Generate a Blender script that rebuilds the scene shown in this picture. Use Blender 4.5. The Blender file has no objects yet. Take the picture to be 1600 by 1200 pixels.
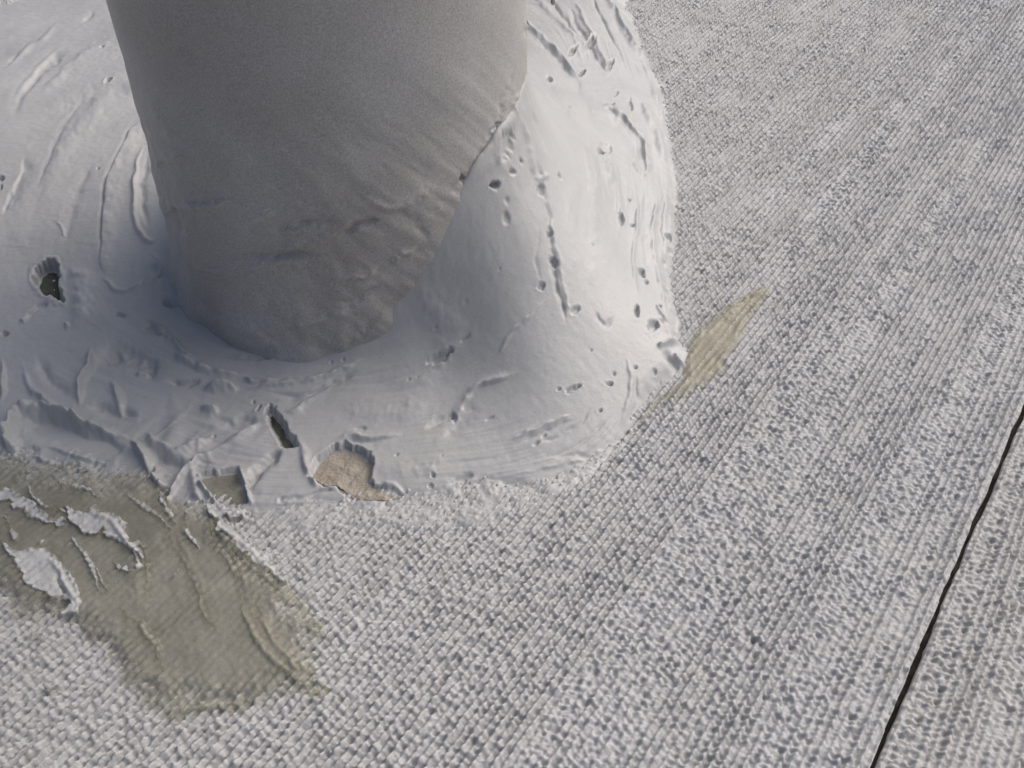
import bpy, math
import numpy as np
from mathutils import Matrix

# ------------------------------------------------------------------ camera, sky, sun, exposure
S = 0.172                                    # metres per working unit (camera height above the roof = 1 unit)
F = 1507.0                                   # focal length in photo pixels (photo 1600 x 1200)
PITCH = math.radians(44.4)                   # looking down by this much
cp, sp = math.cos(PITCH), math.sin(PITCH)
C = bpy.context.scene.collection
cam_d = bpy.data.cameras.new('camera'); cam = bpy.data.objects.new('camera', cam_d); C.objects.link(cam)
cam.location = (0, 0, S); cam.rotation_euler = (math.pi/2 - PITCH, 0, 0)
cam_d.sensor_width = 36; cam_d.lens = 36*F/1600; cam_d.clip_start = 0.005; cam_d.clip_end = 200
bpy.context.scene.camera = cam

SUN_EL, SUN_AZ = math.radians(43), math.radians(58)     # azimuth clockwise from +Y (away from the camera)
world = bpy.data.worlds.new('World'); bpy.context.scene.world = world; world.use_nodes = True
wn = world.node_tree.nodes; wl = world.node_tree.links
sky = wn.new('ShaderNodeTexSky'); sky.sky_type = 'NISHITA'; sky.sun_disc = False
sky.sun_elevation = SUN_EL; sky.sun_rotation = SUN_AZ
sky.air_density = 0.7; sky.dust_density = 7.0; sky.ozone_density = 0.8
wl.new(sky.outputs[0], wn['Background'].inputs[0]); wn['Background'].inputs[1].default_value = 0.080
sun_d = bpy.data.lights.new('sun', 'SUN'); sun_d.energy = 1.5; sun_d.angle = math.radians(85); sun_d.color = (0.95, 0.98, 1.0)
sun = bpy.data.objects.new('sun', sun_d); C.objects.link(sun)
from mathutils import Vector
sdir = Vector((math.sin(SUN_AZ)*math.cos(SUN_EL), math.cos(SUN_AZ)*math.cos(SUN_EL), math.sin(SUN_EL)))
sun.rotation_euler = sdir.to_track_quat('Z', 'Y').to_euler(); sun.location = (0.3, 0.8, 1.0)
vs = bpy.context.scene.view_settings
vs.view_transform = 'Standard'; vs.look = 'None'; vs.gamma = 1; vs.use_curve_mapping = False; vs.exposure = 0.33

# ------------------------------------------------------------------ helpers: noise, projection, brushes
def hsh(i, j, seed):
    n = (i.astype(np.int64)*374761393 + j.astype(np.int64)*668265263 + seed*982451653) & 0xffffffff
    n = ((n ^ (n >> 13))*1274126177) & 0xffffffff
    n = n ^ (n >> 16)
    return (n & 0xffff)/65535.0
def vnoise(x, y, seed=0):
    i = np.floor(x); j = np.floor(y); fx = x-i; fy = y-j
    fx = fx*fx*fx*(fx*(fx*6-15)+10); fy = fy*fy*fy*(fy*(fy*6-15)+10)
    a = hsh(i, j, seed); b = hsh(i+1, j, seed); c = hsh(i, j+1, seed); d = hsh(i+1, j+1, seed)
    return (a+(b-a)*fx)*(1-fy) + (c+(d-c)*fx)*fy - 0.5          # -0.5 .. 0.5
def fbm(x, y, seed=0, octv=4, gain=0.5):
    r = np.zeros_like(x); a = 1.0
    for k in range(octv):
        ca, sa = math.cos(0.6*k), math.sin(0.6*k)
        r += a*vnoise((x*ca-y*sa)*2**k+17.3*k, (x*sa+y*ca)*2**k-5.1*k, seed+k); a *= gain
    return r
def sstep(a, b, x):
    t = np.clip((x-a)/(b-a), 0, 1); return t*t*(3-2*t)
def project(x, y, z):                                            # working units -> photo pixels, depth
    q = z-1.0
    dep = cp*y - sp*q
    return 800+F*x/dep, 600-F*(sp*y+cp*q)/dep, dep
def ground_pt(px, py, z=0.0):
    u = (px-800)/F; v = (600-py)/F
    dy = cp+v*sp; dz = -sp+v*cp
    k = (z-1.0)/dz
    return u*k, dy*k
def smooth_line(pts, n=6):
    p = np.array(pts, float)
    if len(p) < 3: 
        t = np.linspace(0, 1, n+1)[:, None]; return p[0]+(p[1]-p[0])*t
    q = np.vstack([2*p[0]-p[1], p, 2*p[-1]-p[-2]]); out = []
    for i in range(1, len(q)-2):
        for k in range(n):
            t = k/n
            out.append(0.5*((2*q[i])+(q[i+1]-q[i-1])*t+(2*q[i-1]-5*q[i]+4*q[i+1]-q[i+2])*t*t+(3*q[i]-q[i-1]-3*q[i+1]+q[i+2])*t**3))
    out.append(p[-1]); return np.array(out)
def line_dist(IX, IY, L):
    """signed distance (positive = left of travel as seen from above) and parameter 0..1 along the polyline"""
    best = np.full(IX.shape, 1e18); sg = np.ones(IX.shape); par = np.zeros(IX.shape)
    seg = np.diff(L, axis=0); ln = np.hypot(seg[:, 0], seg[:, 1])+1e-9; cum = np.concatenate([[0], np.cumsum(ln)]); tot = cum[-1]
    for k in range(len(seg)):
        dx = IX-L[k, 0]; dy = IY-L[k, 1]
        t = (dx*seg[k, 0]+dy*seg[k, 1])/ln[k]**2
        tc = np.clip(t, 0, 1)
        ex = dx-tc*seg[k, 0]; ey = dy-tc*seg[k, 1]
        d2 = ex*ex+ey*ey
        m = d2 < best
        best[m] = d2[m]
        cr = seg[k, 0]*dy-seg[k, 1]*dx                        # y is down: left of travel = negative cross
        sg[m] = np.where(cr[m] < 0, 1, -1)
        par[m] = (cum[k]+tc[m]*ln[k])/tot
    return np.sqrt(best), sg, par
def poly_sd(IX, IY, P):
    """signed distance to a closed polygon, positive inside"""
    P = np.array(P, float); n = len(P); best = np.full(IX.shape, 1e18); ins = np.zeros(IX.shape, bool)
    for k in range(n):
        a = P[k]; b = P[(k+1) % n]; sx, sy = b-a; l2 = sx*sx+sy*sy+1e-12
        dx = IX-a[0]; dy = IY-a[1]
        t = np.clip((dx*sx+dy*sy)/l2, 0, 1)
        best = np.minimum(best, (dx-t*sx)**2+(dy-t*sy)**2)
        if abs(sy) > 1e-9:
            c = ((a[1] > IY) != (b[1] > IY)) & (IX < sx*(IY-a[1])/sy+a[0]); ins ^= c
    d = np.sqrt(best); return np.where(ins, d, -d)

class Clay:
    """a surface being sculpted: photo-pixel coordinates of each vertex, a displacement field (in px) and a visibility mask"""
    def __init__(s, ix, iy, vis):
        s.ix, s.iy, s.vis = ix, iy, vis; s.h = np.zeros(ix.shape)
        s.wx = ix+5*fbm(ix/23, iy/23, 71, 3); s.wy = iy+5*fbm(ix/23, iy/23, 91, 3)      # slightly wandering outlines
    def box(s, x0, x1, y0, y1):
        return np.nonzero((s.ix > x0) & (s.ix < x1) & (s.iy > y0) & (s.iy < y1) & s.vis)
    def stroke(s, pts, wl, wr, amp, t0=0.25, t1=0.25):
        L = smooth_line(pts); w = 3*max(wl, wr)+6
        m = s.box(L[:, 0].min()-w, L[:, 0].max()+w, L[:, 1].min()-w, L[:, 1].max()+w)
        if len(m[0]) == 0: return
        d, sg, par = line_dist(s.wx[m], s.wy[m], L)
        env = sstep(-0.02, t0+1e-3, par)*sstep(-0.02, t1+1e-3, 1-par)
        vary = 1+0.7*fbm(s.ix[m]/14, s.iy[m]/14, 5, 2)
        w_ = np.where(sg > 0, wl, wr)*(0.45+0.55*env)
        s.h[m] += amp*env*vary*np.exp(-(d/w_)**2)
    def pit(s, x, y, a, b, ang, depth, rim=0.25):
        r = 2.4*max(a, b)+4
        m = s.box(x-r, x+r, y-r, y+r)
        if len(m[0]) == 0: return
        c, n = math.cos(math.radians(ang)), math.sin(math.radians(ang))
        dx = s.wx[m]-x; dy = -(s.wy[m]-y)
        u = (dx*c+dy*n)/a; v = (-dx*n+dy*c)/b
        q = np.sqrt(u*u+v*v)*(1+0.5*vnoise(s.ix[m]/3.5, s.iy[m]/3.5, 3))
        s.h[m] += -depth*(1-sstep(0.55, 1.1, q)) + rim*depth*np.exp(-((q-1.3)/0.35)**2)
    def hole(s, P, depth, soft=3.0, rim=1.5):
        P = np.array(P, float); r = 14
        m = s.box(P[:, 0].min()-r, P[:, 0].max()+r, P[:, 1].min()-r, P[:, 1].max()+r)
        if len(m[0]) == 0: return
        sd = poly_sd(s.wx[m]+5*fbm(s.ix[m]/7, s.iy[m]/7, 8, 3), s.wy[m]+5*fbm(s.ix[m]/7, s.iy[m]/7, 9, 3), P)
        s.h[m] += -depth*sstep(-0.3, soft, sd) + rim*np.exp(-((sd+3.5)/2.6)**2)

def mesh_grid(name, X, Y, Z, keep, mat, parent=None, flip=False, thick=None):
    n, m = X.shape
    idx = np.arange(n*m).reshape(n, m)
    k = keep[:-1, :-1] & keep[1:, :-1] & keep[:-1, 1:] & keep[1:, 1:]
    q = np.stack([idx[:-1, :-1][k], idx[1:, :-1][k], idx[1:, 1:][k], idx[:-1, 1:][k]], 1)
    if flip: q = q[:, ::-1]
    used = np.zeros(n*m, bool); used[q.ravel()] = True
    remap = np.cumsum(used)-1; q = remap[q]
    co = np.stack([X.ravel()[used], Y.ravel()[used], Z.ravel()[used]], 1).astype(np.float32)*S
    me = bpy.data.meshes.new(name)
    me.vertices.add(len(co)); me.vertices.foreach_set('co', co.ravel())
    nf = len(q); me.loops.add(nf*4); me.polygons.add(nf)
    me.loops.foreach_set('vertex_index', q.astype(np.int32).ravel())
    me.polygons.foreach_set('loop_start', np.arange(0, nf*4, 4, dtype=np.int32))
    me.polygons.foreach_set('loop_total', np.full(nf, 4, np.int32))
    me.polygons.foreach_set('use_smooth', np.ones(nf, bool))
    if thick is not None:
        at = me.attributes.new('film_thickness', 'FLOAT', 'POINT'); at.data.foreach_set('value', thick.ravel()[used].astype(np.float32))
    me.update(calc_edges=True); me.materials.append(mat)
    o = bpy.data.objects.new(name, me); C.objects.link(o)
    if parent: o.parent = parent
    return o
def tag(o, label=None, cat=None, group=None, kind=None):
    if label: o['label'] = label
    if cat: o['category'] = cat
    if group: o['group'] = group
    if kind: o['kind'] = kind
    return o

# ------------------------------------------------------------------ materials
def material(name, col, rough=0.6, var=0.06, speck=0.10, bump=0.25, bscale=1500, col2=None, patch=60, spec=0.35, alpha=1.0, speck_scale=2600):
    m = bpy.data.materials.new(name); m.use_nodes = True; nt = m.node_tree; N = nt.nodes; L = nt.links
    b = N['Principled BSDF']; tc = N.new('ShaderNodeTexCoord')
    def noise(sc, det=3, ro=0.55):
        n = N.new('ShaderNodeTexNoise'); n.inputs['Scale'].default_value = sc; n.inputs['Detail'].default_value = det
        n.inputs['Roughness'].default_value = ro; L.new(tc.outputs['Object'], n.inputs['Vector']); return n
    n1 = noise(patch, 5); r1 = N.new('ShaderNodeMapRange'); L.new(n1.outputs[0], r1.inputs[0])
    r1.inputs[1].default_value = 0.35; r1.inputs[2].default_value = 0.65
    mx = N.new('ShaderNodeMix'); mx.data_type = 'RGBA'; L.new(r1.outputs[0], mx.inputs[0])
    c2 = col2 or tuple(c*(1-var*2) for c in col)
    mx.inputs[6].default_value = (*col, 1); mx.inputs[7].default_value = (*c2, 1)
    n2 = noise(speck_scale, 2, 0.8); r2 = N.new('ShaderNodeMapRange'); L.new(n2.outputs[0], r2.inputs[0])
    r2.inputs[1].default_value = 0.25; r2.inputs[2].default_value = 0.75; r2.inputs[3].default_value = 1-speck; r2.inputs[4].default_value = 1+speck
    vm = N.new('ShaderNodeVectorMath'); vm.operation = 'SCALE'; L.new(mx.outputs[2], vm.inputs[0]); L.new(r2.outputs[0], vm.inputs['Scale'])
    L.new(vm.outputs[0], b.inputs['Base Color'])
    n3 = noise(bscale, 4, 0.6); bp = N.new('ShaderNodeBump'); bp.inputs['Strength'].default_value = bump
    bp.inputs['Distance'].default_value = 0.0004; L.new(n3.outputs[0], bp.inputs['Height']); L.new(bp.outputs[0], b.inputs['Normal'])
    b.inputs['Roughness'].default_value = rough; b.inputs['Specular IOR Level'].default_value = spec
    if alpha < 1:
        tr = N.new('ShaderNodeBsdfTransparent'); tr.inputs[0].default_value = (0.97, 0.965, 0.93, 1)
        ms = N.new('ShaderNodeMixShader'); r3 = N.new('ShaderNodeMapRange'); n4 = noise(90, 4)
        L.new(n4.outputs[0], r3.inputs[0]); r3.inputs[1].default_value = 0.3; r3.inputs[2].default_value = 0.7
        r3.inputs[3].default_value = alpha-0.12; r3.inputs[4].default_value = min(1, alpha+0.12)
        at = N.new('ShaderNodeAttribute'); at.attribute_name = 'film_thickness'          # a thinner film lets more through
        mu = N.new('ShaderNodeMath'); mu.operation = 'MULTIPLY'; L.new(r3.outputs[0], mu.inputs[0]); L.new(at.outputs['Fac'], mu.inputs[1])
        L.new(mu.outputs[0], ms.inputs[0]); L.new(tr.outputs[0], ms.inputs[1]); L.new(b.outputs[0], ms.inputs[2])
        L.new(ms.outputs[0], N['Material Output'].inputs[0])
    return m
M_seal = material('sealant', (0.48, 0.48, 0.477), rough=0.33, var=0.04, speck=0.10, bump=0.12, col2=(0.43, 0.43, 0.427), patch=35)
M_roof = material('membrane', (0.47, 0.47, 0.475), rough=0.55, var=0.07, speck=0.09, bump=0.45, bscale=2200, col2=(0.445, 0.445, 0.443), patch=45)
M_pipe = material('pipe', (0.46, 0.452, 0.44), rough=0.40, var=0.1, speck=0.32, bump=0.15, col2=(0.37, 0.345, 0.32), patch=22)
M_glue = material('glue', (0.385, 0.372, 0.31), rough=0.30, speck=0.15, bump=0.35, bscale=1100, col2=(0.28, 0.268, 0.215), patch=50, alpha=0.70)
M_smear = material('sealant_smear', (0.62, 0.62, 0.61), rough=0.42, speck=0.10, bump=0.2, col2=(0.50, 0.50, 0.49), patch=90, alpha=0.95)
M_tongue = material('glue_tongue', (0.50, 0.475, 0.38), rough=0.35, speck=0.10, bump=0.3, bscale=1300, col2=(0.36, 0.33, 0.24), patch=70, alpha=0.70)
M_fill = material('filler', (0.36, 0.315, 0.255), rough=0.8, speck=0.22, bump=0.9, bscale=1500, col2=(0.44, 0.395, 0.33), patch=140)
M_shade = material('void_shade', (0.035, 0.04, 0.032), rough=0.8, speck=0.2, bump=0.6, col2=(0.09, 0.10, 0.08), patch=160)  # near-black: the shade deep in the openings is put into this colour
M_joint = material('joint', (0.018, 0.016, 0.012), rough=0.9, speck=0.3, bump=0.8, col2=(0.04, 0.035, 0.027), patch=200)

outline = [(1000, -60), (985, 10), (1010, 70), (1040, 150), (1056, 230), (1064, 300), (1062, 360), (1060, 410), (1052, 455), (1066, 500), (1066, 535), (1088, 545),
           (1090, 575), (1074, 598), (1040, 612), (1010, 640), (990, 682), (960, 712), (915, 742), (868, 768), (830, 780), (775, 772),
           (700, 785), (640, 793), (600, 790), (560, 800), (500, 805), (440, 822), (392, 835), (362, 806), (335, 800), (325, 815), (300, 808), (288, 815), (262, 808), (250, 780),
           (232, 748), (190, 757), (140, 752), (104, 750), (75, 742), (40, 730), (10, 728), (-40, 700), (-120, 660), (-260, 560), (-330, 420), (-300, 260),
           (-180, 90), (-60, 20), (60, -20), (130, -60), (200, -90)]
# ------------------------------------------------------------------ the roof membrane
WA = math.radians(34.5)                                   # warp direction, clockwise from +Y
wd = (math.sin(WA), math.cos(WA)); wp = (math.cos(WA), -math.sin(WA))
sx_, sy_ = ground_pt(1480, 920); SEAM = sx_*wp[0]+sy_*wp[1]
def axis(a, b, fine, seam=None):
    core = np.arange(a, b, fine)
    if seam is not None:
        core = core[np.abs(core-seam) > 0.016]
        core = np.sort(np.concatenate([core, np.arange(seam-0.0155, seam+0.0156, 0.0009)]))
    out = []; x, st = 0.0, fine
    while x < 26: st *= 1.09; x += st; out.append(x)
    out = np.array(out)
    return np.concatenate([core[0]-out[::-1], core, core[-1]+out])
CELL_S, CELL_T = 0.0098, 0.0090
def weave(s, t):
    ws = s+0.005*fbm(s*5, t*2, 21, 3)+0.0013*fbm(s*75, t*75, 23, 2); wt = t+0.006*fbm(s*5, t*5, 31, 3)+0.0034*fbm(s*85, t*85, 33, 2)
    row = np.floor(ws/CELL_S); fs = ws/CELL_S-row-0.5
    off = hsh(row, row*0, 4)*0.9
    tc = wt/CELL_T+off; cel = np.floor(tc); ft = tc-cel-0.5
    js = (hsh(row, cel, 11)-0.5)*0.26; jt = (hsh(row, cel, 12)-0.5)*0.30
    r2 = ((fs-js)/0.33)**2+((ft-jt)/0.40)**2
    hole = (0.05+1.25*hsh(row, cel, 13)**1.3)*(0.75+0.5*hsh(row, row*0, 14))*np.exp(-r2**1.3)        # open mesh between the threads
    row2 = np.floor(ws/CELL_S+0.5); gs = ws/CELL_S+0.5-row2-0.5; off2 = hsh(row2, row2*0, 6)*0.9
    tc2 = wt/CELL_T+0.5+off2; cel2 = np.floor(tc2); gt = tc2-cel2-0.5
    k2 = hsh(row2, cel2, 16)
    knob = (0.25+1.1*k2**2.5)*np.clip(1-(gs/0.56)**2-(gt/0.56)**2, 0, 1)**0.7
    # threads pulled tight along the warp: many show as a thin continuous line
    thr = (0.55+0.7*hsh(row2, row2*0, 41)**2)*np.exp(-(gs/0.20)**2)*sstep(-0.45, -0.05, vnoise(row2*0.37, wt*1.2, 43))
    weft = (hsh(cel2, cel2*0, 45) > 0.6)*np.exp(-(gt/0.12)**2)*sstep(-0.05, 0.2, vnoise(ws*3, cel2*0.31, 46))
    body = sstep(-0.55, 0.05, fbm(s*16, t*6, 51, 5, 0.7))             # paint fills the weave in patches
    fine = fbm(s*190, t*190, 71, 3, 0.75)
    h = (0.60+0.40*body)*(0.0034*knob-0.0036*hole) + 0.0052*thr + 0.0005*weft + 0.0034*fine*(0.6+0.4*body)+0.0050
    h += (1-body)*0.0012
    return h
def big_wave(x, y): return 0.010*fbm(x*1.1+4, y*1.1, 99, 2)-0.004
s_ax = axis(-2.5, 0.50, 0.0016, SEAM); t_ax = axis(-0.12, 2.9, 0.0016)
ss, tt = np.meshgrid(s_ax, t_ax, indexing='ij')
gx = ss*wp[0]+tt*wd[0]; gy = ss*wp[1]+tt*wd[1]
cs = np.gradient(s_ax)[:, None]; ct = np.gradient(t_ax)[None, :]
fade = 1-sstep(0.003, 0.006, np.maximum(cs*np.ones_like(ct), ct*np.ones_like(cs)))
gz = weave(ss, tt)*fade + 0.002*(1-fade)
wob = SEAM+0.0028*fbm(tt*3, tt*0, 7, 3)+0.0024*fbm(tt*30, tt*0, 8, 3)
gw = 0.0019+0.0022*fbm(tt*11, tt*0+3, 9, 3)
ds = ss-wob
near = np.exp(-(np.abs(ds)/0.015)**2)
gz = gz*(1-0.45*near)+0.0016*near
gz = gz+0.003*sstep(0, 0.004, -ds)                                  # the left sheet laps a little over the right one
gz = gz-0.022*(1-sstep(gw, gw+0.0014, np.abs(ds)))
def ground_z(x, y):
    s = x*wp[0]+y*wp[1]; t = x*wd[0]+y*wd[1]; return weave(s, t)
gpx, gpy, gdp = project(gx, gy, np.zeros_like(gx))
gm = (gpx > -400) & (gpx < 1150) & (gpy > -120) & (gpy < 880) & (gdp > 0)
gsd = np.full(gx.shape, -99.0); gsd[gm] = poly_sd(gpx[gm], gpy[gm], outline)
gz = gz-0.016*sstep(16, 34, gsd)                                   # the weave is pressed flat under the sealant
ground = mesh_grid('ground', gx, gy, gz, np.ones_like(gx, bool), M_roof)
tag(ground, kind='structure')
M_roof2 = material('membrane_warm', (0.475, 0.47, 0.463), rough=0.55, speck=0.09, bump=0.45, bscale=2200, col2=(0.45, 0.445, 0.437), patch=45)
ground.data.materials.append(M_roof2)                             # the sheet beyond the joint is a little warmer
fi = np.repeat((0.5*(s_ax[1:]+s_ax[:-1]) > SEAM).astype(np.int32), len(t_ax)-1)
ground.data.polygons.foreach_set('material_index', fi)
# dark strip in the joint: shade of the gap put into its colour, plus dirt
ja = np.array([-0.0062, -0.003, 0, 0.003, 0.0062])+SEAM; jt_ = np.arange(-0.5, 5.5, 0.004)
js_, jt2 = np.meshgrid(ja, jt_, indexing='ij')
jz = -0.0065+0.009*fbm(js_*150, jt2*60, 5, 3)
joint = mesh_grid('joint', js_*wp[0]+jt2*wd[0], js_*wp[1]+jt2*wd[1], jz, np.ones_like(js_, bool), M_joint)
tag(joint, 'thin dark joint line of painted gap shade and dirt between two roof sheets at right', 'joint')

# ------------------------------------------------------------------ pipe and sealant collar: base shapes
PX, PY, PR = -0.2583, 1.3200, 0.2776
ax_l = ground_pt(250, 500); 
COLLAR_Z = 0.25
skirt = [(380, 800), (396, 845), (450, 850), (520, 842), (590, 832), (640, 838), (700, 842), (760, 836), (810, 822), (850, 806), (900, 776), (950, 738), (990, 700), (1010, 668), (900, 700), (700, 740), (500, 760), (420, 740)]
smear_back = [(960, -90), (1022, -15), (1054, 55), (1078, 125), (1094, 215), (1100, 310), (1094, 390), (1096, 440), (1060, 470), (1000, 300), (960, 100), (900, -60)]
gp = np.array([ground_pt(*p) for p in outline])
th = np.arctan2(gp[:, 1]-PY, gp[:, 0]-PX); rr = np.hypot(gp[:, 1]-PY, gp[:, 0]-PX)
o = np.argsort(th); th_, rr_ = th[o], rr[o]
ths = np.linspace(-math.pi, math.pi, 361); Rt = np.interp(ths, np.concatenate([th_-2*math.pi, th_, th_+2*math.pi]), np.tile(rr_, 3))
ker = np.hanning(31); ker /= ker.sum(); Rt = np.convolve(np.concatenate([Rt[-61:-1], Rt, Rt[1:61]]), ker, 'same')[60:-60]
_ca = np.radians([-180, -155, -135, -115, -91, -76, -63, -47, -33, -10, 30, 90, 140]); _cz = np.array([.07, .03, .012, .012, .025, .06, .12, .20, .245, .27, .26, .17, .10])
CA = np.linspace(-math.pi, math.pi, 361); CZ = np.interp(CA, np.concatenate([_ca, _ca[:1]+2*math.pi]), np.concatenate([_cz, _cz[:1]]))
CZ = np.convolve(np.concatenate([CZ[-41:-1], CZ, CZ[1:41]]), np.hanning(17)/np.hanning(17).sum(), 'same')[40:-40]
def base_h(x, y):
    r = np.hypot(x-PX, y-PY); a = np.arctan2(y-PY, x-PX); R = np.interp(a, ths, Rt)
    rho = np.clip((r-PR)/np.maximum(R-PR, 0.05), 0, 1.6)
    hz = np.interp(a, CA, CZ); e = np.clip(r-PR, 0, 9)
    flank = sstep(0.10, 0.24, hz)                                   # where the sealant climbs, it falls as an even cone
    shape = flank*(0.42*np.exp(-(e/0.075))+0.58*np.clip(1-rho, 0, 1)**1.25)+(1-flank)*(0.8*np.exp(-e/0.045)+0.2*np.clip(1-rho, 0, 1))
    return hz*shape + (0.010+0.025*flank)*(1+0.5*fbm(x*9+3, y*9, 19, 3))*np.exp(-e/0.014) + (0.020+0.022*flank)*np.clip(1-rho, 0, 1)**0.7

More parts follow.
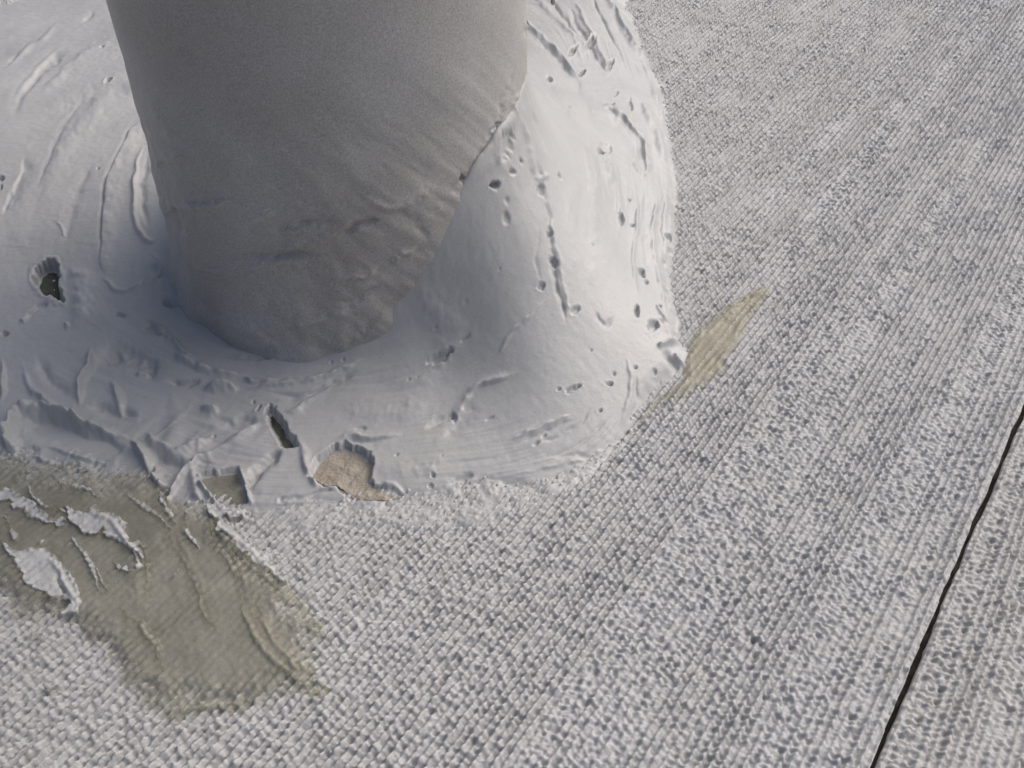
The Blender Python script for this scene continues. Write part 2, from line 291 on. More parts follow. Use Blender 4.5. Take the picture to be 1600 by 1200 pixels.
# brush strokes of the trowel, pits and voids, located by where the photograph shows them
STROKES = [
 # far left of the collar
 ([(108,84),(75,112),(49,139),(30,169),(26,195)], 5, 14, -5, .2, .3), ([(100,78),(66,108),(38,140),(20,176)], 5, 4, 3, .3, .3),
 ([(148,24),(129,43)], 3, 4, -4, .3, .3), ([(36,90),(17,107)], 3, 3, -3, .3, .3), ([(86,182),(140,158),(205,146)], 16, 14, -4.5, .3, .2),
 ([(41,250),(34,285),(11,340)], 14, 3, -4, .2, .3), ([(24,300),(8,345)], 3, 3, -3, .3, .3),
 ([(225,195),(202,221),(180,270),(169,307),(163,360),(161,412),(170,440)], 22, 3, 5, .15, .15),
 ([(221,197),(198,221),(176,270),(165,307),(159,360),(157,412)], 3, 4, -3.5, .15, .2),
 ([(225,232),(216,270),(212,319),(214,356),(225,379),(240,384),(252,372)], 4, 5, 6, .3, .2),
 ([(232,245),(226,290),(226,340),(234,366)], 7, 7, -5, .3, .2), ([(161,434),(180,456),(206,462),(227,437)], 6, 4, 5, .3, .3),
 ([(92,350),(98,362),(108,380)], 3, 3, 3, .3, .3), ([(77,480),(58,492),(41,507)], 5, 5, -4, .1, .3), ([(36,506),(44,509)], 3, 3, 4, .3, .3), ([(103,512),(112,518)], 3, 3, 4, .3, .3),
 ([(100,40),(60,70),(10,120)], 6, 3, 2.5, .3, .3), ([(190,60),(120,100),(60,160)], 12, 6, 2.5, .3, .3), ([(200,100),(150,180),(100,240),(70,330)], 20, 16, 3, .3, .3),
 ([(130,160),(90,230),(60,310)], 4, 6, -2, .3, .3), ([(118,420),(128,470),(120,520)], 20, 14, 6, .3, .3), ([(150,250),(120,320),(105,400)], 10, 14, -3, .3, .3),
 # lower left folds
 ([(144,550),(142,580),(131,605),(129,640)], 7, 7, 7, .3, .15), ([(37,572),(49,610),(75,636),(112,659),(142,674),(187,685),(208,696)], 5, 6, 5, .3, .2),
 ([(6,565),(8,600),(4,640)], 4, 4, 4, .3, .3),
 ([(24,722),(15,700),(17,677),(26,658),(45,649),(75,649),(112,664),(150,679),(199,691)], 4, 11, 13, .1, .3),
 ([(40,684),(80,676),(120,692),(170,704),(205,716)], 17, 12, -11, .2, .3),
 ([(30,690),(26,712),(20,724)], 8, 7, 8, .2, .05), ([(208,694),(225,722),(240,749),(255,775),(262,808)], 10, 4, 10, .2, .05),
 ([(259,795),(281,760),(307,730),(330,717)], 3, 4, 7, .1, .3), ([(229,681),(244,696),(270,711),(300,707),(336,686)], 5, 12, 6, .2, .3),
 ([(240,712),(272,735),(290,722)], 12, 12, -5, .3, .3), ([(319,618),(345,614),(378,617)], 7, 8, 8, .3, .3), ([(315,643),(330,650),(346,648)], 7, 7, 6, .3, .3),
 ([(274,561),(300,578),(332,590)], 5, 5, 5, .3, .3), ([(225,500),(262,528),(300,566),(345,590),(400,596)], 5, 7, 5, .2, .3), ([(214,597),(226,594),(240,594)], 6, 4, 5, .3, .3),
 ([(150,570),(190,560),(230,575),(250,610)], 20, 20, -7, .3, .3), ([(140,640),(180,650),(220,660)], 9, 9, -5, .3, .3), ([(262,604),(300,606),(318,600)], 3, 7, -5, .3, .2),
 ([(442,711),(420,733),(400,752),(380,778)], 7, 9, -7, .2, .2), ([(310,755),(325,775),(345,800),(360,812)], 3, 4, 6, .2, .1), ([(375,735),(384,765),(400,800)], 3, 5, 5, .2, .2),
 ([(150,775),(110,765),(90,745)], 5, 5, 3, .3, .3), ([(300,735),(310,770),(318,800)], 6, 8, 4, .2, .2), ([(350,700),(380,690),(410,668)], 4, 8, 4, .3, .3),
 ([(330,660),(370,670),(405,650)], 10, 14, -4, .3, .3), ([(175,600),(190,630),(196,660)], 6, 6, 4, .3, .3), ([(60,560),(80,600),(120,630)], 10, 10, -3.5, .3, .3),
 ([(70,700),(120,720),(180,735)], 3, 3, 3, .3, .3), ([(50,720),(110,742),(160,745)], 5, 3, 5, .2, .2),
 # front of the collar
 ([(385,626),(430,611),(490,603),(530,590),(575,566)], 6, 3, 5, .2, .3), ([(425,624),(470,624),(520,608),(560,585)], 3, 9, -5, .2, .3),
 ([(440,652),(465,648),(500,622),(536,600)], 3, 7, 3.5, .2, .3), ([(524,698),(550,690),(590,694),(634,684)], 6, 3, 4, .2, .3), ([(540,697),(575,700),(600,697)], 3, 7, -3.5, .2, .3),
 ([(552,680),(566,677),(578,679)], 2, 3, -3, .3, .3), ([(711,657),(690,665),(662,682)], 3, 8, -4.5, .05, .4), ([(712,658),(737,625),(752,612),(767,606),(810,590)], 9, 2.5, 4, .1, .3),
 ([(740,632),(720,668),(690,700)], 14, 10, -2, .2, .3), ([(854,479),(826,506),(801,531),(771,572)], 3, 4, 3.5, .2, .3),
 ([(838,245),(845,290),(856,340),(862,400),(871,456),(883,512)], 4, 5, -6, .15, .1), ([(852,330),(866,380),(876,430),(892,505)], 3, 3, 3, .2, .2), ([(832,290),(850,288),(860,282)], 4, 3, 3, .3, .3),
 ([(842,355),(838,420),(846,455)], 5, 3, -2, .3, .3), ([(931,494),(944,516),(962,501)], 3, 4, -4, .2, .3), ([(893,657),(850,675),(790,700)], 3, 4, 4, .2, .3), ([(895,664),(850,684),(800,705)], 4, 3, -3.5, .2, .3),
 ([(930,640),(890,680),(830,705)], 4, 4, -2.5, .3, .3), ([(960,655),(900,705),(840,728)], 3, 4, -2.5, .3, .3), ([(975,650),(930,700),(870,735),(800,748)], 3, 5, 2.5, .3, .3),
 ([(640,782),(700,779),(775,768),(835,774),(872,762),(917,736),(962,706),(1000,674)], 6, 5, 8, .15, .2), ([(700,769),(720,756),(740,748)], 5, 5, -5, .2, .2), ([(741,764),(760,757),(778,760)], 4, 5, -4.5, .2, .2),
 ([(880,736),(920,722),(958,700)], 3, 3, 3.5, .2, .2), ([(860,722),(920,720),(900,740)], 4, 6, -3, .3, .3), ([(600,760),(630,778),(644,786)], 3, 4, 4, .2, .2),
 ([(470,700),(480,730),(500,772)], 8, 5, 5, .2, .2), ([(440,790),(480,782),(528,773)], 3, 4, -6, .2, .2), ([(430,800),(490,793),(560,803)], 3, 5, 4, .2, .2),
 ([(600,610),(660,600),(700,570)], 10, 10, 2, .3, .3), ([(520,640),(600,650),(680,640)], 20, 20, 3, .3, .3), ([(580,740),(640,745),(720,730)], 16, 14, 2.5, .3, .3),
 ([(640,450),(700,520),(680,600)], 26, 30, 3, .3, .3), ([(600,470),(560,520),(500,560)], 5, 8, -2.5, .3, .3), ([(980,560),(985,620),(965,680)], 5, 4, 3, .3, .3), ([(990,590),(994,630),(982,665)], 3, 3, -3, .3, .3),
 # right flank
 ([(807,92),(794,139),(777,195),(760,234),(725,277),(680,326),(640,352)], 5, 6, -3.5, .25, .3), ([(818,100),(806,150),(800,200),(775,260),(735,300)], 5, 5, 4, .3, .3),
 ([(716,284),(728,276)], 7, 6, -6, .2, .2), ([(815,165),(817,200),(826,245),(838,300)], 5, 6, 4, .2, .3), ([(826,180),(842,215),(852,250)], 3, 4, -3, .3, .3),
 ([(819,37),(860,79),(905,127)], 3, 4, 5, .05, .25), ([(816,44),(855,86),(900,131)], 4, 7, -4, .05, .25), ([(832,0),(872,40),(920,85)], 7, 5, 3, .1, .3), ([(860,5),(885,38),(914,72)], 4, 5, -5, .2, .2),
 ([(897,10),(931,72),(954,122)], 4, 4, 5, .2, .2), ([(888,20),(918,72),(945,120)], 4, 5, -5, .2, .2), ([(920,0),(948,50),(975,110)], 3, 4, -3.5, .2, .3), ([(942,-5),(987,64),(1032,139)], 3, 4, 5, .1, .2), ([(955,30),(990,90),(1020,150)], 6, 6, -3, .2, .3),
 ([(939,172),(969,187),(999,221),(1010,259),(1011,280)], 9, 3, 8, .2, .1), ([(945,186),(972,205),(992,235),(1000,262)], 8, 8, -4.5, .2, .2), ([(1002,165),(1028,220),(1045,278)], 9, 8, 6, .2, .3),
 ([(990,262),(1000,279),(1012,284)], 4, 4, 5, .2, .2), ([(1012,120),(1036,190),(1052,260),(1056,330)], 5, 6, 5, .2, .3), ([(946,257),(951,280),(957,302)], 8, 6, 7, .2, .3), ([(860,130),(900,200),(925,290),(930,380)], 18, 16, 4, .3, .3),
 ([(840,60),(900,140),(940,230)], 8, 10, -2.5, .3, .3), ([(998,310),(992,360),(990,440),(996,480)], 4, 3, 4, .3, .3), ([(1026,310),(1020,380),(1030,450),(1042,500)], 4, 5, 5, .2, .2), ([(1036,300),(1032,360),(1040,420)], 4, 4, -4, .3, .3),
 ([(1008,300),(1006,360),(1012,430)], 5, 5, -3, .3, .3), ([(1048,330),(1050,380),(1044,430),(1052,480)], 5, 4, 6, .2, .2), ([(930,330),(935,400),(925,470)], 20, 18, 2.5, .3, .3), ([(880,300),(900,380),(905,460)], 8, 8, 1.5, .3, .3),
 # the torn knob beside the glue tongue
 ([(1028,553),(1046,546),(1064,536)], 6, 5, 12, .15, .15), ([(1034,560),(1048,574),(1060,588)], 6, 7, -11, .15, .2), ([(1064,534),(1084,540),(1088,560),(1084,584)], 6, 5, 12, .15, .15), ([(1050,560),(1064,575),(1074,584)], 4, 4, 8, .2, .2),
 ([(1022,482),(1035,500),(1044,512)], 3, 3, 6, .2, .3), ([(1044,470),(1052,490),(1064,512)], 3, 4, 8, .2, .2), ([(1030,505),(1042,525),(1048,535)], 4, 3, -5, .2, .2), ([(1056,500),(1060,520),(1064,534)], 3, 3, 5, .2, .2),
 ([(985,655),(996,664),(1004,668)], 5, 5, 8, .2, .2), ([(983,676),(990,668)], 4, 4, -4, .2, .2),
 # sealant smeared over the foot of the pipe
 ([(277,322),(322,322),(367,310)], 8, 9, 8, .3, .4), ([(255,242),(275,240),(300,252)], 12, 12, 6, .3, .3), ([(247,255),(264,262),(281,272)], 4, 6, -5, .2, .3), ([(270,322),(284,346),(298,370)], 4, 7, -6, .2, .3),
 ([(420,366),(462,352),(506,342),(536,350)], 8, 8, -6, .3, .2), ([(530,373),(556,350),(590,341)], 5, 7, -7, .3, .1), ([(410,384),(450,384),(500,376),(560,330)], 7, 6, 5, .3, .3), ([(600,330),(640,342),(670,372)], 16, 14, -4, .3, .3),
 ([(575,426),(600,412),(622,400)], 4, 6, -4, .3, .3), ([(500,440),(560,430),(620,404),(660,370)], 6, 5, 4, .3, .3), ([(350,400),(390,398),(450,396),(520,402)], 6, 8, -6, .3, .3), ([(300,412),(360,418),(430,410),(510,418)], 6, 7, 4, .3, .3),
 ([(520,470),(560,462),(600,440)], 6, 5, -4, .3, .3), ([(440,500),(520,490),(580,462)], 7, 7, 4, .3, .3), ([(230,420),(255,440),(262,480)], 10, 14, -6, .3, .3), ([(240,400),(250,425),(240,450)], 5, 5, 5, .3, .3),
 ([(250,478),(275,480),(290,470)], 5, 5, -6, .3, .3), ([(330,520),(400,540),(480,530)], 14, 12, -4, .3, .3), ([(320,480),(400,505),(470,480)], 12, 12, 3, .3, .3), ([(250,300),(262,330),(270,380)], 5, 6, 4, .3, .3),
 ([(230,150),(262,200),(300,230)], 10, 10, 3, .4, .4), ([(560,300),(620,320),(700,270)], 7, 9, 3, .4, .4), ([(450,310),(520,318),(580,296)], 9, 9, -3, .4, .4), ([(340,350),(400,340),(460,315)], 8, 8, 3, .4, .4),
 ([(480,570),(520,560),(560,538)], 5, 5, 3, .3, .3), ([(340,560),(400,568),(450,560)], 5, 5, -3, .3, .3), ([(380,596),(400,606),(440,600)], 3, 3, 4, .3, .3),
]
PITS = [(171,133,6,3.5,50,7),(161,80,3,2,0,4),(4,286,5,5,0,7),(2,300,3,5,0,6),(9,529,5,4,30,7),(247,524,20,8,-18,7),(272,542,7,3,-40,4),(193,500,8,4,-20,5),(408,648,2.5,6,-15,8),(446,790,7,5,45,8),
 (458,700,9,8,0,4),(689,567,19,8,24,7),(701,561,7,6,50,5),(726,540,9,2.5,30,3.5),(708,662,5,7,20,5),(773,298,7,5,40,11),(768,301,4,3,30,4),(798,278,4,5,80,5),(790,235,9,27,-14,6),(776,200,4,9,-25,5),
 (937,245,5.5,5.5,-40,12),(947,240,10,10,0,4),(972,349,3.5,12,4,10),(856,131,6,4,-30,6),(954,172,4,3,0,6),(1002,433,4.5,8,20,9),(1009,447,4,4,0,6),(875,285,2.5,7,5,5),(844,460,6,7,0,6),(899,492,10,6,20,5),(865,417,4,9,15,8),
 (994,494,4.5,8,-10,9),(1020,517,9,12,-20,10),(895,617,11,5,30,5),(905,610,4,3,0,5),(873,617,4,3,0,4),(886,619,3,3,0,4),(951,606,6,5,0,6),(936,651,4,3,30,5),(994,582,3,4,0,6),(1022,587,5,4,0,5),(959,590,3,3,0,4),
 (790,350,7,10,30,3),(790,322,4,6,0,2),(845,305,7,10,0,5),(860,375,4,4,0,4),(924,75,5,12,-35,8),(909,122,7,4,30,8),(894,88,5,9,-40,8),(952,110,4,9,-35,6),(862,8,3,7,20,8),(960,152,3,7,-30,4),(985,170,3,9,-10,4),
 (1040,160,7,5,0,4),(1035,135,3,3,0,4),(1059,334,4,4,0,8),(1062,356,3,6,30,8),(1044,379,6,4,0,9),(1066,379,3,3,0,6),(1047,397,5,7,-30,9),(1055,412,4,4,0,7),(1037,418,3,4,0,5),(1050,438,4,4,0,6),(1040,460,4,5,0,6),(1030,486,3,3,0,7),
 (640,602,3,3,0,3),(655,597,2,2,0,3),(683,520,5,2,30,3),(677,752,3,4,0,5),(620,722,3,2,0,3),(675,768,4,3,0,6),(688,777,5,3,0,7),(700,775,5,4,20,7),(720,762,12,6,35,6),(755,761,12,4,10,6),(838,702,7,3,20,4),(850,690,5,2,20,4),(764,662,8,2,25,3),
 (400,640,3,3,0,4),(520,575,3,2,0,3),(538,570,3,3,30,4),(730,480,5,3,30,2),(780,430,2,2,0,3),(920,555,2,2,0,4),(982,318,3,3,0,3),(985,363,2.5,2.5,0,5),(926,390,2,2,0,3),(812,262,3,4,0,5),(690,720,2,2,0,3),(157,272,2.5,2,0,4),
 (230,745,5,3,0,4),(60,735,8,4,0,5),(335,690,3,3,0,3),(560,850,3,3,0,4),(478,832,5,4,0,5),(520,815,6,3,20,5),(600,812,5,3,20,5),(660,820,6,3,10,5),(725,824,9,3,15,6),(760,805,8,3,20,5),(425,815,4,3,0,5),(560,812,6,3,25,4)]
VOID = [(54,443),(60,424),(72,413),(86,414),(95,424),(98,438),(95,455),(103,478),(92,477),(84,470),(70,468),(58,458)]
SLOT = [(426,640),(418,652),(420,668),(432,686),(440,700),(444,710),(455,713),(464,706),(463,692),(452,682),(448,668),(436,655)]
BEIGE = [(520,703),(540,700),(560,706),(580,718),(585,734),(580,756),(599,771),(620,776),(640,787),(612,795),(580,796),(552,791),(524,769),(501,767),(484,750),(496,724)]
WEDGE = [(309,749),(337,744),(375,738),(381,760),(394,794),(367,800),(341,794),(322,771)]
def sculpt(cl, k=1.0):
    for st in STROKES:
        mx_, my_ = np.mean(st[0], axis=0); fold = mx_ < 430 and my_ > 545       # the torn folds at lower left stand higher
        g, w = (1.7, 0.85) if fold else (0.75, 0.8) if mx_ < 255 and my_ < 470 else (1.15, 0.9) if mx_ < 780 else (0.85, 0.8)
        cl.stroke(st[0], st[1]*w, st[2]*w, st[3]*k*g, st[4], st[5])
    for p in PITS: cl.pit(*p[:5], p[5]*k, 0.08)

# --- pipe
root = bpy.data.objects.new('vent_pipe', None); C.objects.link(root); root.location = (PX*S, PY*S, 0)
tag(root, 'thick round grey pipe rising through the roof out of the smeared sealant', 'pipe')
na, nz = 1500, 900
aa = np.linspace(0, 2*math.pi, na+1); zz = np.concatenate([np.linspace(-0.02, 0.95, nz), np.linspace(0.96, 2.6, 60)])
A, Z = np.meshgrid(aa, zz, indexing='ij')
x0 = PX+PR*np.cos(A); y0 = PY+PR*np.sin(A); ix, iy, dep = project(x0, y0, Z)
front = ((x0-PX)*(0-PX)+(y0-PY)*(0-PY)) > PR*PR*0.98
pc = Clay(ix, iy, front & (Z < 0.9)); sculpt(pc, 0.8)
disp = pc.h*dep/F*sstep(0.70, 0.35, Z)
au = A*PR
wrap = np.cos(A)*PR*0+0
disp += 0.0016*sstep(0.55, 0.2, Z)*fbm(np.cos(A)*3+Z*5, np.sin(A)*3+Z*9, 3, 4)*6
flare = 0.050*np.exp(-np.clip(Z+0.01, 0, 9)/0.085)*(0.55+0.45*np.cos(A-math.radians(-150)))    # coating thickens towards the foot
rad = PR+disp+flare*(1+0.5*fbm(np.cos(A)*4, np.sin(A)*4+Z*3, 44, 3))
X = rad*np.cos(A); Y = rad*np.sin(A)
wall = mesh_grid('pipe_wall', X, Y, Z, np.ones_like(X, bool), M_pipe, root)
# bore and lip
zb = np.array([2.6, 2.6, 2.59, 0.5]); rb = np.array([PR, PR-0.018, PR-0.02, PR-0.02])
A2, I2 = np.meshgrid(np.linspace(0, 2*math.pi, 97), np.arange(4), indexing='ij')
mesh_grid('pipe_lip', rb[I2]*np.cos(A2), rb[I2]*np.sin(A2), zb[I2], np.ones_like(A2, bool), M_pipe, root)

# --- collar
def axis2(lo, hi, f): return np.arange(lo, hi, f)
cx = np.concatenate([np.arange(-1.65, -0.95, 0.004), np.arange(-0.95, 0.62, 0.00175)])
cy = np.concatenate([np.arange(0.62, 1.50, 0.00175), np.arange(1.50, 3.2, 0.0032)])
X, Y = np.meshgrid(cx, cy, indexing='ij')
Rr = np.hypot(X-PX, Y-PY)
hb = base_h(X, Y)
ix, iy, dep = project(X, Y, hb)
gix, giy, _ = project(X, Y, np.zeros_like(X)+0.004)
# visible = not behind the pipe as seen from the camera
dcam = np.hypot(PX, PY); along = (X*PX+Y*PY)/dcam; across = np.abs(X*PY-Y*PX)/dcam
vis = ~((along > dcam) & (across < PR*np.maximum(1, along/dcam)*1.02))
cc = Clay(ix, iy, vis)
jx = gix+6*fbm(X*22, Y*22, 15, 4, 0.6); jy = giy+6*fbm(X*22, Y*22, 25, 4, 0.6)
big = (np.abs(X) < 9)
lowleft = sstep(500, 380, gix)*sstep(600, 700, giy)
sd = poly_sd(jx+lowleft*22*fbm(X*35+9, Y*35, 16, 4, 0.65), jy+lowleft*26*fbm(X*28, Y*28+5, 17, 4, 0.65), outline)
sk = poly_sd(jx+4*fbm(X*60, Y*60, 35, 3), jy+4*fbm(X*60, Y*60, 45, 3), skirt)
sb = poly_sd(jx, jy, smear_back)
sculpt(cc)
for P, dpt in ((SLOT, 15), (WEDGE, 13)): cc.hole(P, dpt, 1.6, 0.4)
cc.hole(VOID, 30, soft=2.5, rim=1.5); cc.hole(BEIGE, 15, soft=1.4, rim=0.5)
a_ = np.arctan2(Y-PY, X-PX); R_ = np.interp(a_, ths, Rt); rho = (Rr-PR)/np.maximum(R_-PR, 0.05)
# trowel striations that run round the pipe, in patches
ca, sa = np.cos(a_), np.sin(a_)
stri = fbm(rho*26+1.2*fbm(ca*2, sa*2, 77, 2), a_*3.0, 55, 3, 0.6)
stri2 = fbm(rho*70+2*fbm(ca*3, sa*3, 78, 2), a_*7.0, 65, 2, 0.6)
patchm = sstep(0.0, 0.45, fbm(X*5, Y*5, 85, 3))
hh = cc.h + 3.2*fbm(X*6, Y*6, 95, 3) + stri*(0.5+2.0*patchm) + stri2*1.3*patchm*sstep(0.1, 0.5, rho) + 0.5*fbm(X*110, Y*110, 97, 3)
rough_low = sstep(600, 720, iy)*sstep(520, 300, ix)                  # the torn, folded area at lower left
wu = X*0.5+Y*0.86; wv = X*0.86-Y*0.5                                # folds dragged down and to the right
def ridged(a, b, seed): 
    n = fbm(a+0.6*fbm(a*1.3, b*1.3, seed+9, 3), b, seed, 3, 0.55); return np.exp(-(n/0.10)**2)
hh += rough_low*(4*fbm(X*9+3, Y*9, 101, 3, 0.5)+6*ridged(wu*4.5, wv*9, 111)+2*ridged(wu*10, wv*18, 121)-2)
edge = sstep(0, 16, sd)
zc = hb + hh*dep/F*np.where(sd > 0, np.clip(0.5+sd/30, 0, 1), 0.35)
thick = 0.011*np.sqrt(np.clip(sd, 0, 20)/20)
gzz = 0.003
z_main = np.where(sd > 0, np.maximum(zc*sstep(-8, 30, sd)+thick, gzz+thick*0.8-0.001), -0.01+0.0015*np.clip(sd, -6, 0))
z_main = np.where((sd <= 0) & (sd > -5), gzz-0.002+0.0022*sd, z_main)
# voids bottom out above the roof
z_main = np.where(sd > 6, np.maximum(z_main, 0.0045), z_main)
sk_h = np.where(sk > 0, 0.0100*np.sqrt(np.clip(sk, 0, 18)/18)+0.0036*fbm(X*38, Y*38, 31, 4, 0.75)+0.002, -0.01)
sb_h = np.where(sb > 0, 0.0085*np.clip(sb, 0, 55)/55+0.0030*fbm(X*20, Y*20, 33, 4)+0.0008, -0.01)
z_all = np.maximum(z_main, np.maximum(sk_h, sb_h))
# relief stands out along the surface normal, so that it also shows on the steep foot of the pipe
g_x = np.gradient(hb, cx, axis=0); g_y = np.gradient(hb, cy, axis=1); nn = np.sqrt(1+g_x**2+g_y**2)
dsp = hh*dep/F*sstep(6, 26, sd)*sstep(1.0, 2.2, nn)*vis
outw = np.clip(dsp, -0.02, 0.02)
Xd = X-outw*g_x/nn; Yd = Y-outw*g_y/nn
z_all = z_all-outw*(1-1/nn)
keep = (z_all > -0.009) & (Rr > PR-0.012)
seal = mesh_grid('sealant_collar', Xd, Yd, z_all, keep, M_seal)
tag(seal, 'large pale grey collar of smeared sealant with pits and trowel marks around the pipe foot', 'sealant collar')

# filler and adhesive inside the collar openings, and dark sheets painted as shade
def patch_mesh(name, P, zfun, mat, parent, step=0.0015, grow=6, depth_z=0.03):
    P = np.array(P, float)
    c = np.array([ground_pt(p[0], p[1], depth_z) for p in P])
    X, Y = np.meshgrid(np.arange(c[:, 0].min()-0.03, c[:, 0].max()+0.03, step), np.arange(c[:, 1].min()-0.03, c[:, 1].max()+0.03, step), indexing='ij')
    ix, iy, d = project(X, Y, np.full_like(X, depth_z)); sd = poly_sd(ix, iy, P)
    return mesh_grid(name, X, Y, zfun(X, Y, sd), sd > -grow, mat, parent)
def seal_at(px, py):
    d = (ix-px)**2+(iy-py)**2; d = np.where(vis, d, 1e9); k = np.unravel_index(np.argmin(d), d.shape); return z_all[k], hb[k]
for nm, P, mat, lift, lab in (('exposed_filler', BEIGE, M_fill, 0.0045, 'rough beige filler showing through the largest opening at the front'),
                              ('cavity_shade', VOID, M_shade, 0.003, 'dark painted shade in the hollow at the far left'),
                              ('cavity_shade', SLOT, M_shade, 0.0035, 'dark painted shade in the narrow slot left of the beige opening'),
                              ('exposed_adhesive', WEDGE, M_glue, 0.004, 'dark wedge shaped opening near the glue patch')):
    cxm, cym = np.mean(P, axis=0)
    m = poly_sd(ix, iy, P) > 4
    m &= vis
    # each sheet follows the floor of the opening just above it
    xs = X[m]; ys = Y[m]; zs = z_all[m]
    z_floor = np.percentile(zs, 45)
    amp = 0.0045 if mat is M_fill else 0.003
    i0, i1 = np.nonzero(m.any(1))[0][[0, -1]]; j0, j1 = np.nonzero(m.any(0))[0][[0, -1]]
    sl = (slice(i0, i1+1), slice(j0, j1+1))
    Xs, Ys = X[sl], Y[sl]; zz_ = z_all[sl]+lift*0.35+amp*fbm(Xs*70, Ys*70, 12, 4, 0.65)*0.6
    kk = m[sl]
    c_ = mesh_grid(nm, Xs, Ys, zz_, kk, mat, seal, thick=np.ones_like(Xs)); c_['label'] = lab

# ------------------------------------------------------------------ thin glue films on the roof
def film(name, P, mat, thick, label, cat, ridges=(), jit=7, wav=0.0012, group=None, rough=0.0, step=0.0018, edge_px=10, lift=0.003):
    P = np.array(P, float); c = np.array([ground_pt(*p) for p in P])
    X, Y = np.meshgrid(np.arange(c[:, 0].min()-0.04, c[:, 0].max()+0.04, step), np.arange(c[:, 1].min()-0.04, c[:, 1].max()+0.04, step), indexing='ij')
    ix, iy, d = project(X, Y, np.full_like(X, 0.004))
    cl = Clay(ix, iy, np.ones(X.shape, bool))
    for r in ridges: cl.stroke(*r)
    sd = poly_sd(ix+jit*fbm(X*45, Y*45, 3, 4, 0.6), iy+jit*fbm(X*45, Y*45, 13, 4, 0.6), P)
    gz_ = ground_z(X, Y); ewt = sstep(edge_px*1.6, 0, sd)
    z = np.where(sd > 0, lift*0.5+thick*np.sqrt(np.clip(sd, 0, edge_px)/edge_px)+(0.07+0.5*ewt)*gz_+wav*fbm(X*14, Y*14, 5, 3)+rough*fbm(X*60, Y*60, 6, 4, 0.65), -0.002+0.001*np.clip(sd, -4, 0))
    z = z+np.where(sd > 0, cl.h*d/F*sstep(0, 5, sd), 0)
    z = np.where(sd > 0, np.maximum(z, 0.0005), z)
    ob = mesh_grid(name, X, Y, z, sd > -3, mat, thick=np.clip(sstep(-2, edge_px*1.5, sd+0.8*jit*fbm(X*70, Y*70, 81, 3))*1.15, 0, 1))
    ob2 = tag(ob, label, cat, group); return ob2
film('glue_patch', [(-60,690),(40,720),(110,740),(240,740),(300,790),(340,800),(375,845),(412,896),(450,919),(499,971),(522,990),(492,1027),(488,1061),(545,1100),(495,1102),(450,1084),(412,1102),(356,1117),(319,1114),(292,1125),(262,1142),
      (244,1112),(225,1095),(184,1080),(180,1046),(120,1000),(112,975),(45,982),(0,940),(-60,900)], M_glue, 0.0128,
     'broad yellowish brown translucent glue patch smeared on the roof below the pipe', 'glue',
     ridges=[([(379,955),(405,1009),(442,1050),(487,1080),(532,1099)], 3, 4, 4, .2, .2), ([(400,965),(442,1026),(500,1082)], 3, 3, 3, .2, .2), ([(319,825),(367,862),(446,915),(517,982)], 5, 6, 4.5, .2, .2),
             ([(277,840),(311,907),(330,960)], 4, 5, 2.5, .3, .3), ([(320,820),(370,880),(395,950)], 4, 5, 2.5, .3, .3), ([(200,860),(215,930),(205,1000)], 12, 12, 2, .3, .3), ([(290,1118),(350,1110),(410,1095)], 5, 4, 2.5, .2, .2), ([(380,930),(440,990),(470,1040)], 16, 16, -2, .3, .3)],
     jit=26, wav=0.003, rough=0.0008, edge_px=34, lift=0.008)
film('glue_tongue', [(1072,540),(1090,518),(1115,498),(1140,478),(1163,462),(1186,450),(1212,444),(1196,474),(1178,497),(1168,524),(1152,552),(1126,590),(1092,616),(1060,630),(1030,640),(1000,668),(990,664),(1020,628),(1060,600)], M_tongue, 0.011,
     'cream yellow pointed tongue of dried glue at the right edge of the collar', 'glue',
     ridges=[([(1066,536),(1100,512),(1137,480),(1160,466),(1188,455)], 4, 6, 7, .05, .3), ([(1100,520),(1135,490),(1163,484)], 3, 3, 4, .2, .3), ([(1160,500),(1140,545),(1110,585)], 4, 4, 2, .3, .3), ([(1170,470),(1195,462)], 3, 3, 3, .2, .2), ([(1085,600),(1110,570),(1150,530)], 3, 3, 1.5, .3, .3)],
     jit=5, wav=0.002, rough=0.0009, edge_px=14)
SM = 'sealant streaks dragged over the glue patch'
def smear(P, thick, label, ridges=(), jit=12):
    return film('sealant_smear', P, M_smear, thick*0.55, label, 'sealant smear', ridges, jit=jit, wav=0.002, group=SM, rough=0.0016, step=0.0014, edge_px=5, lift=0.027)
def taper(pts, w0, w1, w2):
    L = smooth_line(pts, 5); n = len(L); d = np.gradient(L, axis=0); d /= np.hypot(d[:, 0], d[:, 1])[:, None]+1e-9
    t = np.linspace(0, 1, n); w = np.where(t < .5, w0+(w1-w0)*t*2, w1+(w2-w1)*(t-.5)*2)[:, None]
    nrm = np.stack([-d[:, 1], d[:, 0]], 1); return np.vstack([L+nrm*w, (L-nrm*w)[::-1]])
smear([(100,806),(142,808),(150,800),(175,808),(192,822),(203,842),(214,858),(246,861),(228,870),(226,884),(206,872),(187,859),(168,838),(165,848),(150,849),(116,834)], 0.011,
      'forked pale sealant flake with a thin tip pointing right, lying on the glue', ridges=[([(142,812),(175,822),(200,855),(224,878)], 4, 4, 4, .2, .2)])
smear([(2,852),(37,870),(75,864),(112,900),(130,935),(139,958),(131,974),(90,976),(100,962),(122,962),(112,952),(75,943),(58,932),(38,919),(26,889)], 0.010,
      'largest pale sealant flake with ragged hooked end near the left edge', ridges=[([(80,880),(108,920),(130,960)], 4, 4, 4, .2, .2), ([(92,900),(112,945)], 4, 4, -5, .3, .3)])
smear(taper([(198,778),(224,798),(246,812),(276,842)], 2, 6, 2), 0.010, 'thin straight white streak between the wide collar fold and the forked flake', jit=4)
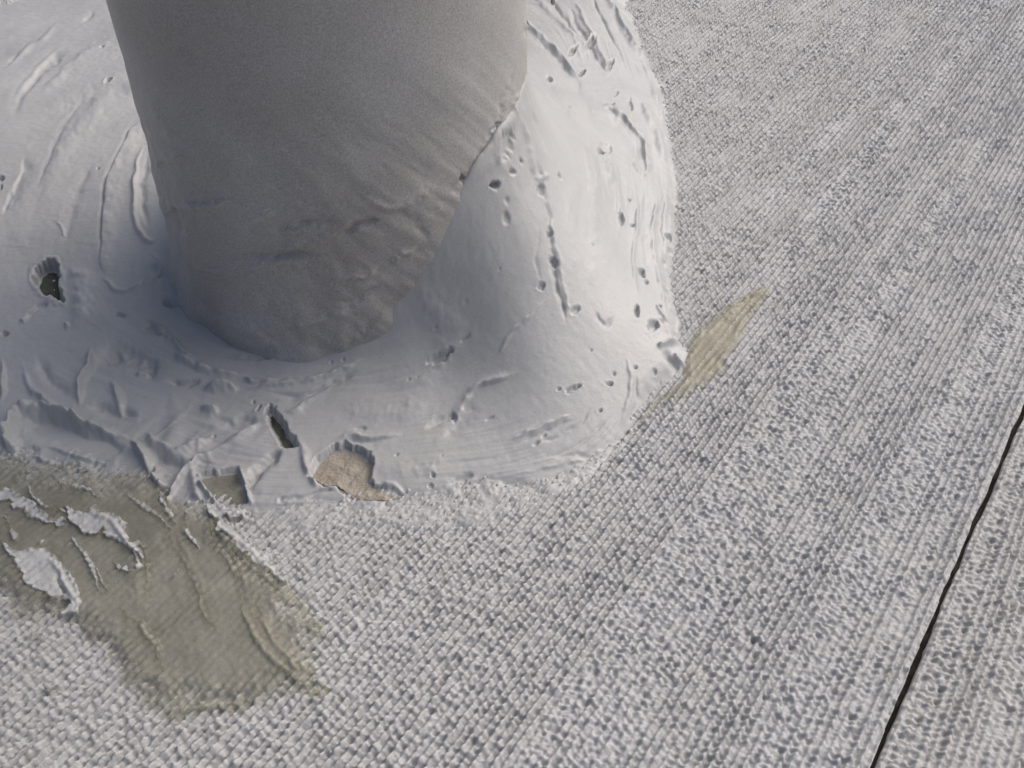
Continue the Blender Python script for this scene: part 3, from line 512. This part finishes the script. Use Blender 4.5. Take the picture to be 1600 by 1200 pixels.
smear(taper([(116,850),(140,878),(153,908),(163,940)], 3, 6, 2), 0.010, 'thin curved white streak right of the largest flake', jit=4)
smear(taper([(155,896),(164,914),(173,936)], 2, 4, 2), 0.009, 'short fine white streak close beside the thin curved streak', jit=3)
smear([(178,888),(190,890),(198,896),(203,884),(208,896),(217,902),(208,908),(200,904),(188,901)], 0.009, 'small crumbly pale crumb below the forked flake', jit=4)
smear([(316,790),(330,792),(345,806),(352,800),(384,808),(376,820),(358,818),(380,842),(406,866),(446,908),(450,922),(420,905),(380,875),(350,850),(332,822)], 0.009,
      'long pale sealant streak running down the right edge of the glue patch', ridges=[([(322,795),(350,835),(400,875),(440,912)], 4, 4, 3, .2, .2)])
smear([(-10,770),(20,776),(50,790),(80,812),(110,822),(100,834),(70,826),(40,812),(20,800),(-10,800)], 0.010, 'ragged sealant strip crossing the left photo edge above the largest flake', jit=12)

for k, (x, y, a, b, an, lab) in enumerate([(282,905,9,3,60,'tiny pale sealant crumb in the middle of the upper glue patch'),(60,1000,10,4,-30,'small pale sealant dab on the weave left of the glue patch'),
        (85,1082,12,6,20,'lone whitish sealant dab on bare weave at lower left'),(232,925,6,3,70,'small pale crumb right of the fine streak on the glue')]):
    t = np.linspace(0, 2*math.pi, 14)[:-1]; ca_, sa_ = math.cos(math.radians(an)), math.sin(math.radians(an))
    q = 1+0.3*np.sin(t*3+k)
    smear([(x+q[i]*(a*math.cos(t[i])*ca_-b*math.sin(t[i])*sa_), y-q[i]*(a*math.cos(t[i])*sa_+b*math.sin(t[i])*ca_)) for i in range(13)], 0.009, lab, jit=6)

# milky streaks in the glue film itself
M_milk = material('milky_glue', (0.55, 0.54, 0.48), rough=0.4, speck=0.12, bump=0.3, col2=(0.46, 0.45, 0.38), patch=90, alpha=0.45)
gl = bpy.data.objects['glue_patch']
for pts, w in (([(262,838),(290,880),(312,920),(325,965),(345,1000)], 7), ([(376,930),(392,985),(418,1025),(450,1058),(505,1094)], 7), ([(402,950),(432,1008),(470,1046),(520,1090)], 4), ([(330,812),(372,868),(430,920),(505,980)], 9),
               ([(330,830),(360,880),(380,920)], 12), ([(190,960),(240,1000),(262,1060)], 10), ([(262,1128),(330,1112),(410,1098)], 6), ([(225,850),(238,900),(232,950)], 8)):
    o_ = film('milky_streak', taper(pts, 1.5, w, 2), M_milk, 0.0022, None, None, jit=5, wav=0.001, step=0.0016, edge_px=8, lift=0.0305); o_.parent = gl

for pts, w, lab in (([(92,762),(132,776),(176,792)], 6, 'ragged pale sliver just under the widest fold of the collar'), ([(44,765),(70,796),(104,812)], 5, 'slanting pale sliver at the left above the ragged strip'),
                    ([(214,872),(224,896),(216,918)], 4, 'short bent pale streak on the glue below the forked flake tip'), ([(12,815),(30,838),(34,860)], 5, 'small pale streak above the largest flake at the left edge'),
                    ([(250,770),(262,806),(285,836)], 5, 'pale finger hanging from the collar edge onto the glue'), ([(292,812),(300,846),(318,872)], 5, 'pale finger between the hanging finger and the long right streak')):
    smear(taper(pts, 2, w, 1.5), 0.010, lab, jit=9)
